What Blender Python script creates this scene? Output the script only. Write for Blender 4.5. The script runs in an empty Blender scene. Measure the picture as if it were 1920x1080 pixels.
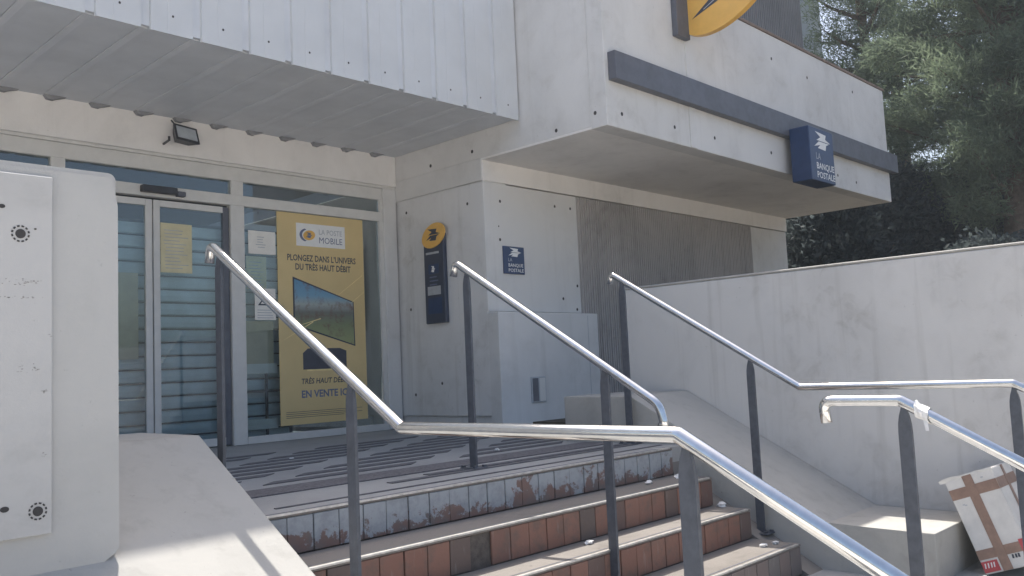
import bpy, bmesh, math, random
from mathutils import Vector, Matrix
R = math.radians
rnd = random.Random(7)
scene = bpy.context.scene
COL = scene.collection

# ---------------------------------------------------------------- camera
CAM = Vector((0.0, -6.693, 0.535))
yaw, pitch, roll, FPX = R(46.246), R(5.173), R(2.588), 1647.6
fw = Vector((math.sin(yaw)*math.cos(pitch), math.cos(yaw)*math.cos(pitch), math.sin(pitch)))
rt0 = Vector((math.cos(yaw), -math.sin(yaw), 0)); up0 = rt0.cross(fw)
rt = rt0*math.cos(roll) - up0*math.sin(roll)
up = up0*math.cos(roll) + rt0*math.sin(roll)
cd = bpy.data.cameras.new('camera'); cam = bpy.data.objects.new('camera', cd); COL.objects.link(cam)
cam.matrix_world = Matrix(((rt.x, up.x, -fw.x, CAM.x), (rt.y, up.y, -fw.y, CAM.y), (rt.z, up.z, -fw.z, CAM.z), (0, 0, 0, 1)))
cd.sensor_width = 36; cd.lens = FPX/1920*36; cd.clip_end = 2000; cd.clip_start = 0.05
scene.camera = cam

# ---------------------------------------------------------------- sky, sun, exposure
SUNV = Vector((0.22, 0.475, 1.0)).normalized()
EL = math.asin(SUNV.z); AZ = math.atan2(SUNV.x, SUNV.y)
w = bpy.data.worlds.new('World'); scene.world = w; w.use_nodes = True
nt = w.node_tree
sky = nt.nodes.new('ShaderNodeTexSky'); sky.sky_type = 'NISHITA'; sky.sun_disc = False
sky.sun_elevation = EL; sky.sun_rotation = AZ; sky.dust_density = 5.0; sky.air_density = 1.0; sky.ozone_density = 1.0
bg = nt.nodes['Background']; bg.inputs['Strength'].default_value = 0.15
nt.links.new(sky.outputs[0], bg.inputs[0])
sl = bpy.data.lights.new('sun', 'SUN'); sl.energy = 4.3; sl.angle = R(0.55); sl.color = (1, .955, .88)
sun = bpy.data.objects.new('sun', sl); COL.objects.link(sun)
sun.rotation_euler = SUNV.to_track_quat('Z', 'Y').to_euler(); sun.location = (5, 10, 20)
vs = scene.view_settings; vs.view_transform = 'Standard'; vs.look = 'None'; vs.gamma = 1; vs.exposure = 0.75
vs.use_curve_mapping = False

# ---------------------------------------------------------------- materials
MATS = {}
def nodes_of(name):
    m = bpy.data.materials.new(name); m.use_nodes = True
    MATS[name] = m
    return m, m.node_tree, m.node_tree.nodes, m.node_tree.links, m.node_tree.nodes['Principled BSDF']
def noise(nt, scale, detail=4, rough=.55, vec=None, dist=0):
    n = nt.nodes.new('ShaderNodeTexNoise'); n.inputs['Scale'].default_value = scale
    n.inputs['Detail'].default_value = detail; n.inputs['Roughness'].default_value = rough; n.inputs['Distortion'].default_value = dist
    if vec is not None: nt.links.new(vec, n.inputs['Vector'])
    return n.outputs['Fac']
def ramp(nt, fac, a, b, ca=(0, 0, 0, 1), cb=(1, 1, 1, 1)):
    r = nt.nodes.new('ShaderNodeValToRGB'); nt.links.new(fac, r.inputs[0])
    r.color_ramp.elements[0].position = a; r.color_ramp.elements[1].position = b
    r.color_ramp.elements[0].color = ca; r.color_ramp.elements[1].color = cb
    return r.outputs[0]
def mix(nt, fac, a, b, mode='MIX'):
    m = nt.nodes.new('ShaderNodeMix'); m.data_type = 'RGBA'; m.blend_type = mode
    for i, v in ((0, fac), (6, a), (7, b)):
        if isinstance(v, (int, float)): m.inputs[i].default_value = v
        elif isinstance(v, tuple): m.inputs[i].default_value = v if len(v) == 4 else (*v, 1)
        else: nt.links.new(v, m.inputs[i])
    return m.outputs[2]
def coords(nt, scale=(1, 1, 1)):
    g = nt.nodes.new('ShaderNodeNewGeometry')
    mp = nt.nodes.new('ShaderNodeMapping'); mp.inputs['Scale'].default_value = scale
    nt.links.new(g.outputs['Position'], mp.inputs[0]); return mp.outputs[0]
def bump(nt, h, bsdf, strength=.3, dist=.005):
    b = nt.nodes.new('ShaderNodeBump'); b.inputs['Strength'].default_value = strength; b.inputs['Distance'].default_value = dist
    nt.links.new(h, b.inputs['Height']); nt.links.new(b.outputs[0], bsdf.inputs['Normal'])

def plaster(name, col, stain=(.35, .33, .30), amount=.5, rough=.85, bs=.25, fine=90, streak=True):
    m, nt, N, L, B = nodes_of(name)
    p = coords(nt)
    big = ramp(nt, noise(nt, 1.3, 6, .6, p, .4), .42, .72)
    mid = ramp(nt, noise(nt, 7, 6, .65, p, .6), .5, .75)
    c = mix(nt, big, (*col, 1), tuple(x*.86 for x in col))
    s = mix(nt, 1.0, big, mid, 'MULTIPLY')
    s2 = mix(nt, 1.0, s, (amount,)*3, 'MULTIPLY')
    c = mix(nt, s2, c, (*stain, 1))
    if streak:
        st = ramp(nt, noise(nt, 1, 5, .6, coords(nt, (9, 9, .5))), .55, .8)
        st2 = mix(nt, 1.0, st, (amount*.55,)*3, 'MULTIPLY')
        c = mix(nt, st2, c, (*stain, 1))
    sp = ramp(nt, noise(nt, 38, 3, .6, p), .70, .74)
    sp2 = mix(nt, 1.0, sp, (amount*.6,)*3, 'MULTIPLY')
    c = mix(nt, sp2, c, tuple(x*.55 for x in stain))
    L.new(c, B.inputs['Base Color']); B.inputs['Roughness'].default_value = rough
    B.inputs['Specular IOR Level'].default_value = .3
    bump(nt, noise(nt, fine, 5, .65, p), B, bs, .004)
    return m
def simple(name, col, rough=.5, metal=0, var=.12, scale=12, spec=.5, bs=0, coat=0):
    m, nt, N, L, B = nodes_of(name)
    p = coords(nt)
    f = ramp(nt, noise(nt, scale, 5, .6, p), .35, .7)
    c = mix(nt, f, tuple(x*(1+var) for x in col), tuple(x*(1-var) for x in col))
    L.new(c, B.inputs['Base Color']); B.inputs['Metallic'].default_value = metal
    r = nt.nodes.new('ShaderNodeMapRange'); L.new(noise(nt, scale*2.3, 4, .6, p), r.inputs[0])
    r.inputs[3].default_value = max(.02, rough*.8); r.inputs[4].default_value = min(1, rough*1.25)
    L.new(r.outputs[0], B.inputs['Roughness']); B.inputs['Specular IOR Level'].default_value = spec
    if bs: bump(nt, noise(nt, scale*6, 4, .6, p), B, bs, .003)
    return m
WHITE = plaster('white_plaster', (.655, .65, .64), amount=.45)
CREAM = plaster('cream_concrete', (.79, .772, .75), amount=.3)
PILLAR = plaster('pillar_concrete', (.68, .675, .67), amount=.8)
WALLG = plaster('grey_painted_concrete', (.60, .59, .575), (.30, .285, .26), amount=.85)
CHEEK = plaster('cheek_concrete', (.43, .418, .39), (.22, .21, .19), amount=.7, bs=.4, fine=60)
BLOCK = plaster('block_plaster', (.47, .465, .45), (.34, .33, .31), amount=.35, bs=.55, fine=45, streak=False)
PLATE = plaster('plate_paint', (.50, .495, .485), (.24, .23, .22), amount=.5, bs=.2, streak=False)
LANDM = plaster('landing_concrete', (.35, .35, .345), (.17, .165, .16), amount=.6, bs=.5, fine=70, streak=False)
TREAD = plaster('tread_concrete', (.225, .205, .185), (.10, .088, .08), amount=.95, bs=.6, fine=60, streak=False)
GROUND = plaster('ground_paving', (.60, .575, .53), (.4, .38, .35), amount=.5, bs=.4, streak=False)
SOIL = plaster('soil', (.10, .085, .06), (.04, .035, .03), amount=.7, bs=.8, streak=False)
MORTAR = simple('mortar', (.10, .085, .075), .9, var=.3, scale=30, bs=.4)
RIBBED = plaster('ribbed_concrete', (.44, .42, .41), (.14, .13, .12), amount=.7)
RIBBLUE = plaster('ribbed_slate', (.22, .225, .235), (.12, .12, .13), amount=.6)
STRIPE = simple('dark_stripe', (.105, .105, .115), .8, var=.25, scale=25)
TACT = simple('tactile_band', (.13, .125, .135), .85, var=.35, scale=60, bs=.6)
SHEET = simple('white_sheet_metal', (.57, .585, .60), .42, var=.04, scale=3)
SOFFM = simple('soffit_sheet', (.58, .60, .63), .5, var=.07, scale=3)
RIBEND = simple('rib_end_grey', (.24, .245, .255), .6)
ALU = simple('frame_aluminium', (.62, .61, .585), .45, var=.05, scale=9)
SLATE = simple('dark_slate_paint', (.105, .112, .135), .45, var=.15, scale=9)
POST = simple('post_paint', (.072, .080, .098), .42, var=.2, scale=30)
STEEL = simple('stainless_steel', (.72, .715, .70), .13, 1.0, var=.06, scale=40)
NOSEM = simple('nosing_metal', (.60, .585, .56), .38, .8, var=.2, scale=30)
YELLOW = simple('sign_yellow', (.74, .43, .10), .4, var=.05)
NAVY = simple('sign_navy', (.022, .048, .125), .35, var=.1)
NAVY2 = simple('panel_navy', (.040, .052, .085), .35, var=.1)
WHITEP = simple('print_white', (.78, .78, .77), .5, var=.03)
POSTERY = simple('poster_yellow', (.63, .485, .235), .45, var=.06, scale=2)
INK = simple('print_dark', (.05, .055, .075), .5)
INKB = simple('print_blue_grey', (.12, .15, .24), .5)
GREYP = simple('print_grey', (.40, .42, .45), .5)
PALEY = simple('print_pale_yellow', (.78, .63, .30), .5)
PAPER = simple('paper', (.76, .74, .69), .7, var=.06, scale=8)
PAPERY = simple('yellowed_paper', (.62, .56, .36), .7, var=.1, scale=8)
SCUFF = simple('scuffed_mortar', (.27, .26, .25), .8)
BEIGE = simple('beige_board', (.55, .47, .33), .7, var=.15, scale=5)
SHUT = simple('shutter_slat', (.56, .63, .66), .4, var=.15, scale=4)
SHUTD = simple('shutter_joint', (.05, .06, .07), .7)
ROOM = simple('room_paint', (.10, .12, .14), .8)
BLACKP = simple('black_plastic', (.035, .037, .045), .4, var=.2)
LENS = simple('lamp_lens', (.42, .46, .50), .12, var=.1)
HOLE = simple('dark_hole', (.045, .042, .042), .8)
CARD = simple('white_cardboard', (.66, .645, .62), .75, var=.07, scale=14)
TAPE = simple('brown_tape', (.27, .175, .135), .35, var=.15, scale=20)
REDP = simple('print_red', (.50, .075, .085), .5)
BROWN = simple('coping_brown', (.20, .15, .12), .7, var=.2)
BARK = simple('bark', (.10, .075, .055), .9, var=.4, scale=14, bs=.8)
FARW = plaster('far_wall', (.42, .46, .48), amount=.3)
DROP = simple('litter_paper', (.74, .73, .71), .7)
POTM = simple('pot_terracotta', (.36, .16, .09), .7)

def screen_mat():
    m, nt, N, L, B = nodes_of('screen_picture')
    g = nt.nodes.new('ShaderNodeTexCoord'); sx = nt.nodes.new('ShaderNodeSeparateXYZ'); L.new(g.outputs['Generated'], sx.inputs[0])
    r = nt.nodes.new('ShaderNodeValToRGB'); L.new(sx.outputs[2], r.inputs[0]); e = r.color_ramp
    e.elements[0].position = 0; e.elements[0].color = (.30, .33, .16, 1)
    e.elements[1].position = 1; e.elements[1].color = (.10, .26, .42, 1)
    for p, c in ((.3, (.20, .24, .13, 1)), (.5, (.16, .17, .15, 1)), (.62, (.34, .38, .36, 1)), (.75, (.17, .33, .46, 1))):
        x = e.elements.new(p); x.color = c
    n = ramp(nt, noise(nt, 6, 5, .7, g.outputs['Generated']), .5, .7)
    L.new(mix(nt, n, r.outputs[0], (.16, .09, .07, 1)), B.inputs['Base Color']); B.inputs['Roughness'].default_value = .45
    mm = n.node.inputs[0]
    return m
SCREEN = screen_mat()

def terracotta(name='terracotta_tile', grey=0):
    m, nt, N, L, B = nodes_of(name)
    oi = nt.nodes.new('ShaderNodeObjectInfo'); p = coords(nt)
    base = ramp(nt, oi.outputs['Random'], 0, 1, (.165, .090, .072, 1), (.26, .135, .098, 1))
    r = base.node.color_ramp; a = r.elements.new(.18); a.color = (.130, .100, .088, 1); b = r.elements.new(.3); b.color = (.225, .110, .080, 1)
    d = ramp(nt, noise(nt, 11, 6, .7, p), .48, .72)
    c = mix(nt, d, base, (.15, .105, .085, 1)); c = mix(nt, grey, c, (.17, .16, .155, 1))
    st = ramp(nt, noise(nt, 1, 4, .6, coords(nt, (30, 30, 4))), .62, .78)
    c = mix(nt, mix(nt, 1.0, st, (.5, .5, .5), 'MULTIPLY'), c, (.40, .36, .33, 1))
    L.new(c, B.inputs['Base Color']); B.inputs['Roughness'].default_value = .7
    bump(nt, noise(nt, 50, 4, .6, p), B, .35, .003); return m
TILE = terracotta(); GTILE = terracotta('grey_dirty_tile', .7)
def peeling():
    m, nt, N, L, B = nodes_of('peeling_paint_tile')
    p = coords(nt, (1, 1, 1)); sx = nt.nodes.new('ShaderNodeSeparateXYZ'); L.new(p, sx.inputs[0])
    n = noise(nt, 1, 8, .72, coords(nt, (8, 8, 8)), .3)
    z = nt.nodes.new('ShaderNodeMapRange'); L.new(sx.outputs[2], z.inputs[0])
    z.inputs[1].default_value = -.17; z.inputs[2].default_value = 0; z.inputs[3].default_value = .15; z.inputs[4].default_value = -.10
    ad = nt.nodes.new('ShaderNodeMath'); L.new(n, ad.inputs[0]); L.new(z.outputs[0], ad.inputs[1])
    lf = nt.nodes.new('ShaderNodeMapRange'); L.new(noise(nt, 1.9, 2, .5, p), lf.inputs[0]); lf.inputs[1].default_value = .3; lf.inputs[2].default_value = .7; lf.inputs[3].default_value = -.13; lf.inputs[4].default_value = .10
    a2 = nt.nodes.new('ShaderNodeMath'); L.new(ad.outputs[0], a2.inputs[0]); L.new(lf.outputs[0], a2.inputs[1])
    f = ramp(nt, a2.outputs[0], .545, .58)
    under = mix(nt, ramp(nt, noise(nt, 9, 4, .6, p), .45, .6), (.20, .125, .105, 1), (.165, .135, .125, 1))
    paint = mix(nt, ramp(nt, noise(nt, 14, 5, .7, p), .45, .7), (.34, .36, .38, 1), (.25, .262, .28, 1))
    L.new(mix(nt, f, paint, under), B.inputs['Base Color']); B.inputs['Roughness'].default_value = .65
    bump(nt, f, B, -.3, .003); return m
PEEL = peeling()
def glass_mat():
    m, nt, N, L, B = nodes_of('window_glass'); N.remove(B)
    o = N['Material Output']; mx = N.new('ShaderNodeMixShader'); fr = N.new('ShaderNodeFresnel'); fr.inputs[0].default_value = 1.52
    t = N.new('ShaderNodeBsdfTransparent'); t.inputs[0].default_value = (.86, .93, .95, 1)
    g = N.new('ShaderNodeBsdfGlossy'); g.inputs['Roughness'].default_value = .015
    ml = N.new('ShaderNodeMath'); ml.operation = 'MULTIPLY_ADD'; ml.inputs[1].default_value = 1.5; ml.inputs[2].default_value = .03
    L.new(fr.outputs[0], ml.inputs[0]); L.new(ml.outputs[0], mx.inputs[0]); L.new(t.outputs[0], mx.inputs[1]); L.new(g.outputs[0], mx.inputs[2]); L.new(mx.outputs[0], o.inputs[0])
    return m
GLASS = glass_mat()
def leaf_mat(name, c1, c2):
    m, nt, N, L, B = nodes_of(name)
    p = coords(nt); at = nt.nodes.new('ShaderNodeAttribute'); at.attribute_name = 'tone'
    f = ramp(nt, noise(nt, 1.1, 3, .6, p), .35, .65)
    c = mix(nt, f, c1, c2); c = mix(nt, at.outputs['Fac'], c, tuple(x*1.9 for x in c2[:3]))
    L.new(c, B.inputs['Base Color']); B.inputs['Roughness'].default_value = .6; B.inputs['Specular IOR Level'].default_value = .25
    tr = N.new('ShaderNodeBsdfTranslucent'); L.new(c, tr.inputs[0]); mx = N.new('ShaderNodeMixShader'); mx.inputs[0].default_value = .5
    L.new(B.outputs[0], mx.inputs[1]); L.new(tr.outputs[0], mx.inputs[2]); L.new(mx.outputs[0], N['Material Output'].inputs[0]); return m
LEAF = leaf_mat('pine_needles', (.105, .140, .100, 1), (.140, .175, .115, 1))
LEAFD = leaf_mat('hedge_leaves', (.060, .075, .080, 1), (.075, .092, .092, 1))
LEAFB = leaf_mat('spiky_leaves', (.06, .10, .05, 1), (.08, .12, .06, 1))

# ---------------------------------------------------------------- helpers
def tag(o, label, cat, group=None, kind=None):
    if label: o['label'] = label
    if cat: o['category'] = cat
    if group: o['group'] = group
    if kind: o['kind'] = kind
    return o
def thing(name, label, cat, loc, group=None):
    o = bpy.data.objects.new(name, None); o.empty_display_size = .1; COL.objects.link(o); o.location = loc
    return tag(o, label, cat, group)
def worldloc(o):
    v = Vector(o.location)
    while o.parent: o = o.parent; v = v + Vector(o.location)
    return v
def link(o, parent=None):
    COL.objects.link(o)
    if parent is not None:
        wl = worldloc(parent); o.parent = parent; o.location = Vector(o.location) - wl
    return o
def finish(name, bm, mat, parent=None, smooth=False, center=True):
    bmesh.ops.recalc_face_normals(bm, faces=bm.faces[:])
    me = bpy.data.meshes.new(name)
    c = Vector((0, 0, 0))
    if center:
        lo = Vector((min(v.co.x for v in bm.verts), min(v.co.y for v in bm.verts), min(v.co.z for v in bm.verts)))
        hi = Vector((max(v.co.x for v in bm.verts), max(v.co.y for v in bm.verts), max(v.co.z for v in bm.verts)))
        c = Vector(((lo.x+hi.x)/2, (lo.y+hi.y)/2, lo.z))
        for v in bm.verts: v.co -= c
    bm.to_mesh(me); bm.free()
    if smooth:
        for p in me.polygons: p.use_smooth = True
    me.materials.append(mat)
    o = bpy.data.objects.new(name, me); o.location = c
    return link(o, parent)
def bx(bm, x0, x1, y0, y1, z0, z1, bev=0, seg=1):
    vs_ = [bm.verts.new((x, y, z)) for x in (x0, x1) for y in (y0, y1) for z in (z0, z1)]
    fs = [(0, 1, 3, 2), (4, 6, 7, 5), (0, 4, 5, 1), (2, 3, 7, 6), (0, 2, 6, 4), (1, 5, 7, 3)]
    faces = [bm.faces.new([vs_[i] for i in f]) for f in fs]
    if bev:
        es = list({e for f in faces for e in f.edges})
        bmesh.ops.bevel(bm, geom=es, offset=bev, segments=seg, affect='EDGES', profile=.5)
def box(name, x0, x1, y0, y1, z0, z1, mat, parent=None, bev=0, seg=1, smooth=False):
    bm = bmesh.new(); bx(bm, x0, x1, y0, y1, z0, z1, bev, seg); return finish(name, bm, mat, parent, smooth)
def prism(bm, pts, ax, a0, a1):
    """closed outline pts (2D) extruded along axis ax from a0 to a1. ax 0: pts=(y,z); 1: (x,z); 2: (x,y)"""
    def P(p, a): return {0: (a, p[0], p[1]), 1: (p[0], a, p[1]), 2: (p[0], p[1], a)}[ax]
    A = [bm.verts.new(P(p, a0)) for p in pts]; B = [bm.verts.new(P(p, a1)) for p in pts]
    fs = [bm.faces.new(A), bm.faces.new(B[::-1])]
    n = len(pts)
    for i in range(n): fs.append(bm.faces.new((A[i], A[(i+1) % n], B[(i+1) % n], B[i])))
    return fs
def extr(name, pts, ax, a0, a1, mat, parent=None, bev=0, seg=1, smooth=False):
    bm = bmesh.new(); prism(bm, pts, ax, a0, a1)
    if bev: bmesh.ops.bevel(bm, geom=bm.edges[:], offset=bev, segments=seg, affect='EDGES', profile=.5)
    return finish(name, bm, mat, parent, smooth)
def fillet(pts, rr, n=6):
    out = [Vector(pts[0])]
    for i in range(1, len(pts)-1):
        p = Vector(pts[i]); a = Vector(pts[i-1])-p; b = Vector(pts[i+1])-p
        r = rr[i] if isinstance(rr, (list, tuple)) else rr; d = min(r, a.length*.49, b.length*.49); A = p+a.normalized()*d; B = p+b.normalized()*d
        for k in range(n+1):
            t = k/n; out.append(A*(1-t)**2 + p*2*t*(1-t) + B*t*t)
    out.append(Vector(pts[-1])); return out
def tube(bm, pts, rad, n=16, cap=True):
    pts = [Vector(p) for p in pts]; rings = []
    prev = None
    for i, p in enumerate(pts):
        d = (pts[min(i+1, len(pts)-1)] - pts[max(i-1, 0)]).normalized()
        if prev is None:
            u = d.orthogonal().normalized()
        else:
            u = (prev - d*prev.dot(d)).normalized()
        prev = u; v = d.cross(u); r = rad(i/(len(pts)-1)) if callable(rad) else rad
        rings.append([bm.verts.new(p + (u*math.cos(a)+v*math.sin(a))*r) for a in [2*math.pi*k/n for k in range(n)]])
    for a, b in zip(rings, rings[1:]):
        for k in range(n): bm.faces.new((a[k], a[(k+1) % n], b[(k+1) % n], b[k]))
    if cap: bm.faces.new(rings[0][::-1]); bm.faces.new(rings[-1])
class Frame:
    """a flat sheet's own axes: origin, u (right), v (up), n (towards the viewer)"""
    def __init__(s, o, u, v): s.o = Vector(o); s.u = Vector(u); s.v = Vector(v); s.n = s.u.cross(s.v)
    def __call__(s, a, b, c=0): return s.o + s.u*a + s.v*b + s.n*c
def fpoly(name, F, pts, d, mat, parent, th=.002):
    bm = bmesh.new()
    A = [bm.verts.new(F(a, b, d)) for a, b in pts]; B = [bm.verts.new(F(a, b, d+th)) for a, b in pts]
    bm.faces.new(A[::-1]); bm.faces.new(B); n = len(pts)
    for i in range(n): bm.faces.new((A[i], A[(i+1) % n], B[(i+1) % n], B[i]))
    return finish(name, bm, mat, parent)
def frect(name, F, a0, b0, a1, b1, d, mat, parent, th=.002):
    return fpoly(name, F, [(a0, b0), (a1, b0), (a1, b1), (a0, b1)], d, mat, parent, th)
def text(name, F, s, a, b, size, d, mat, parent, bold=0, align='LEFT', shear=0, width=None):
    cu = bpy.data.curves.new('t', 'FONT'); cu.body = s; cu.size = size; cu.offset = bold*size; cu.align_x = align; cu.shear = shear; cu.resolution_u = 2
    o = bpy.data.objects.new('t', cu); COL.objects.link(o)
    dg = bpy.context.evaluated_depsgraph_get(); me = bpy.data.meshes.new_from_object(o.evaluated_get(dg))
    bpy.data.objects.remove(o); bpy.data.curves.remove(cu)
    k = 1
    if width:
        xs = [v.co.x for v in me.vertices]; k = width/(max(xs)-min(xs))
    c = F(a, b, d)
    for v in me.vertices: v.co = F(a+v.co.x*k, b+v.co.y, d) - c
    me.materials.clear(); me.materials.append(mat); me.name = name
    ob = bpy.data.objects.new(name, me); ob.location = c
    return link(ob, parent)
BIRD_A = [(.08, 1), (.76, .93), (.70, .67), (1.02, .50), (.14, .50), (.40, .73)]
BIRD_B = [(-.02, .10), (.28, .45), (.94, .455), (.74, .32), (.68, .0), (.20, .04), (.36, .26)]
def bird(F, a, b, wd, ht, d, mat, parent):
    for P in (BIRD_A, BIRD_B): fpoly('bird_mark', F, [(a+x*wd, b+y*ht) for x, y in P], d, mat, parent, .0015)
def oval(F, cu_, cv, A, B, s, d, th, mat, name, parent, n=40):
    pts = [(cu_+A*math.cos(t)+s*B*math.sin(t), cv+B*math.sin(t)) for t in [2*math.pi*k/n for k in range(n)]]
    return fpoly(name, F, pts, d, mat, parent, th)
def struct(o): o['kind'] = 'structure'; return o

# ---------------------------------------------------------------- measurements
XC0, XC1 = 1.765, 4.79            # stair-side faces of the two cheek walls
YN, T_, R_ = -3.565, .281, .166   # first nosing, tread, riser
XS0, XS1 = 1.79, 4.62             # stair ends
ZM = -4*R_                        # half landing
ZG = ZM - 3*R_                    # street
X1, A_, B_, ZB, D_, ZS = 5.384, 1.231, 2.644, 2.379, 1.718, 2.635
XW, ZW = 5.5, 1.11
YW = -2.57

# ---------------------------------------------------------------- ground, landings
struct(box('ground', -250, 250, -250, 250, ZG-.3, ZG, GROUND))
landing = struct(box('landing', -3.0, 5.9, YN+.004, .25, ZG+.02, 0, LANDM))
half = struct(box('half_landing', XC0+.002, 5.49, -5.62, YN-4*T_+T_+.002, ZG+.02, ZM, LANDM))
struct(box('terrace', XW+.26, 60, -40, -A_-.02, ZG+.02, .05, SOIL))
struct(box('terrace', 11.3, 60, -A_-.02, 40, ZG+.02, .05, SOIL))
# dark inlaid strips on the landing
box('tactile_strip', 1.95, 4.72, -3.035, -2.80, .0005, .006, TACT, landing)
box('tactile_strip', 1.95, 4.72, -3.435, -3.415, .0005, .004, STRIPE, landing)
row = 0; y = -2.66
while y < -1.05:
    off = (row*.30) % 1.34
    x = 1.0 + off - 1.34
    while x < 5.3:
        a, b = max(x, 1.2), min(x+.96, 5.28)
        if b-a > .12:
            extr('inlay_strip', [(a, y), (b, y), (b+.11, y+.085), (a+.11, y+.085)], 2, .0005, .0045, STRIPE, landing)
        x += 1.34
    y += .178; row += 1
for yy in (-3.25, -3.17):
    box('inlay_strip', 3.0 if yy > -3.2 else 2.7, 4.72, yy, yy+.05, .0005, .0045, STRIPE, landing)

# ---------------------------------------------------------------- stairs
stairs = thing('stairs', 'outdoor flight of steps with terracotta tiled risers and metal nosings', 'stairs', (3.2, -4.0, ZM))
NT = 23
tg = .005; tw = (XS1-XS0)/NT-tg
tile_me = {}
def tile_mesh(mat, h):
    k = (mat.name, round(h, 3))
    if k not in tile_me:
        bm = bmesh.new(); bx(bm, -tw/2, tw/2, -.006, .006, 0, h, .002)
        me = bpy.data.meshes.new('tile'); bm.to_mesh(me); bm.free(); me.materials.append(mat); tile_me[k] = me
    return tile_me[k]
def tiles(parent, yf, z0, z1, mat, skip=()):
    for i in range(NT):
        if i in skip: continue
        o = bpy.data.objects.new('tile', tile_mesh(mat, z1-z0-.021)); o.location = (XS0+(tw+tg)*(i+.5), yf-.003+rnd.uniform(-.002, .002), z0+.004)
        o.rotation_euler = (rnd.uniform(-.012, .012), rnd.uniform(-.008, .008), rnd.uniform(-.02, .02)); link(o, parent)
YS = [YN, YN-T_+.015, YN-2*T_+.055, YN-3*T_+.045, YN-3*T_+.045]
def step(yk, yback, zk_, zlow, mat, skip=()):
    st = box('step', XS0, XS1, yk+.004, yback-.002, zlow, zk_-.015, MORTAR, stairs)
    box('tread', XS0, XS1, yk-.012, yback-.008, zk_-.0145, zk_-.0006 if yback-yk < .2 else zk_, TREAD, st, .003)
    tiles(st, yk, zk_-R_, zk_, mat, skip)
    box('nosing', XS0, XS1-.03, yk-.0140, yk+.004, zk_-.006, zk_+.0022, NOSEM, st, .001)
    box('nosing_grip', XS0, XS1-.03, yk+.022, yk+.030, zk_-.004, zk_+.0012, SLATE, st)
for k in range(0, 4):
    step(YS[k], YN+.10 if k == 0 else YS[k-1], -k*R_, -R_-.05 if k == 0 else ZM-.05, (PEEL, TILE, TILE, GTILE)[k], ((), (7,), (), ())[k])
# lower flight, below the half landing
for k in range(0, 3):
    step(-5.62-k*T_, -5.52 if k == 0 else -5.62-(k-1)*T_, ZM-k*R_, ZM-R_+.01 if k == 0 else ZG, TILE)
# gutter between the step ends and the right cheek
extr('gutter', [(YN+.02, -.02), (YN-.02, -.20), (-4.70, -.20-.56*1.115), (-4.70, ZG+.05), (YN+.02, ZG+.05)], 0, XS1+.003, XC1-.002, TREAD, stairs)

# ---------------------------------------------------------------- cheek walls, parapet block, retaining wall
ZC, YF, MS = .312, -3.15, .556
def cheek(name, x0, x1, label, yback, yend, zend):
    t = thing(name, label, 'stair wall', ((x0+x1)/2, -4, ZG))
    yl = YF-(ZC-zend)/MS
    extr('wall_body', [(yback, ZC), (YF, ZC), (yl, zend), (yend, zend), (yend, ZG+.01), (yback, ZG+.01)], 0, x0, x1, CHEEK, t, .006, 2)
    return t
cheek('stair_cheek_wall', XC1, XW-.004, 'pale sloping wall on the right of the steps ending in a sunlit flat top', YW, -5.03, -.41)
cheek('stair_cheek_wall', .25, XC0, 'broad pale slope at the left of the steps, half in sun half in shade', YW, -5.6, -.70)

blk = thing('parapet_block', 'big white plastered block with bolted plate at the left edge', 'wall', (.7, -3.4, 0))
bm = bmesh.new()
zt, xr = 1.243, 1.189
out = []
def arc(cx, cz, r, a0, a1, n=6): return [(cx+r*math.cos(R(a0+(a1-a0)*i/n)), cz+r*math.sin(R(a0+(a1-a0)*i/n))) for i in range(n+1)]
zb = -.06
pts = [(.10, zb-.3), (.10, zt)] + arc(xr-.025, zt-.025, .025, 90, 0, 4) + arc(xr-.03, zb+.055+.03, .03, 0, -60, 6) + [(xr-.06, zb+.03), (xr-.16, zb+.005), (xr-.4, zb-.02), (xr-.4, zb-.3)]
prism(bm, pts, 1, -3.75, -2.7)
bmesh.ops.bevel(bm, geom=[e for e in bm.edges if all(v.co.y < -3.7 and v.co.z > 1 for v in e.verts)], offset=.017, segments=2, affect='EDGES')
finish('block_body', bm, BLOCK, blk)
pl = box('plate', .30, .981, -3.766, -3.745, .094, 1.200, PLATE, blk, .003)
def boltring(x, z, s=1):
    bm = bmesh.new()
    n = 20
    prism(bm, [(x+.0145*s*math.cos(2*math.pi*i/n), z+.0145*s*math.sin(2*math.pi*i/n)) for i in range(n)], 1, -3.7685, -3.764)
    b = finish('bolt', bm, HOLE, pl)
    bm = bmesh.new()
    for i in range(12):
        a0, a1 = 2*math.pi*(i+.22)/12, 2*math.pi*(i+.78)/12
        q = [(x+r*s*math.cos(a), z+r*s*math.sin(a)) for r, a in ((.0215, a0), (.0265, a0), (.0265, a1), (.0215, a1))]
        prism(bm, q, 1, -3.768, -3.765)
    finish('bolt_ring', bm, HOLE, b)
boltring(.888, 1.012); boltring(.940, .167)
for (x, z, s) in ((.836, 1.093, .6), (.849, .185, .8), (.93, 1.03, .25)):
    bm = bmesh.new(); prism(bm, [(x+.016*s*math.cos(i), z+.011*s*math.sin(i)) for i in [k*.6283 for k in range(10)]], 1, -3.7675, -3.765); finish('screw_hole', bm, HOLE, pl)
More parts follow.
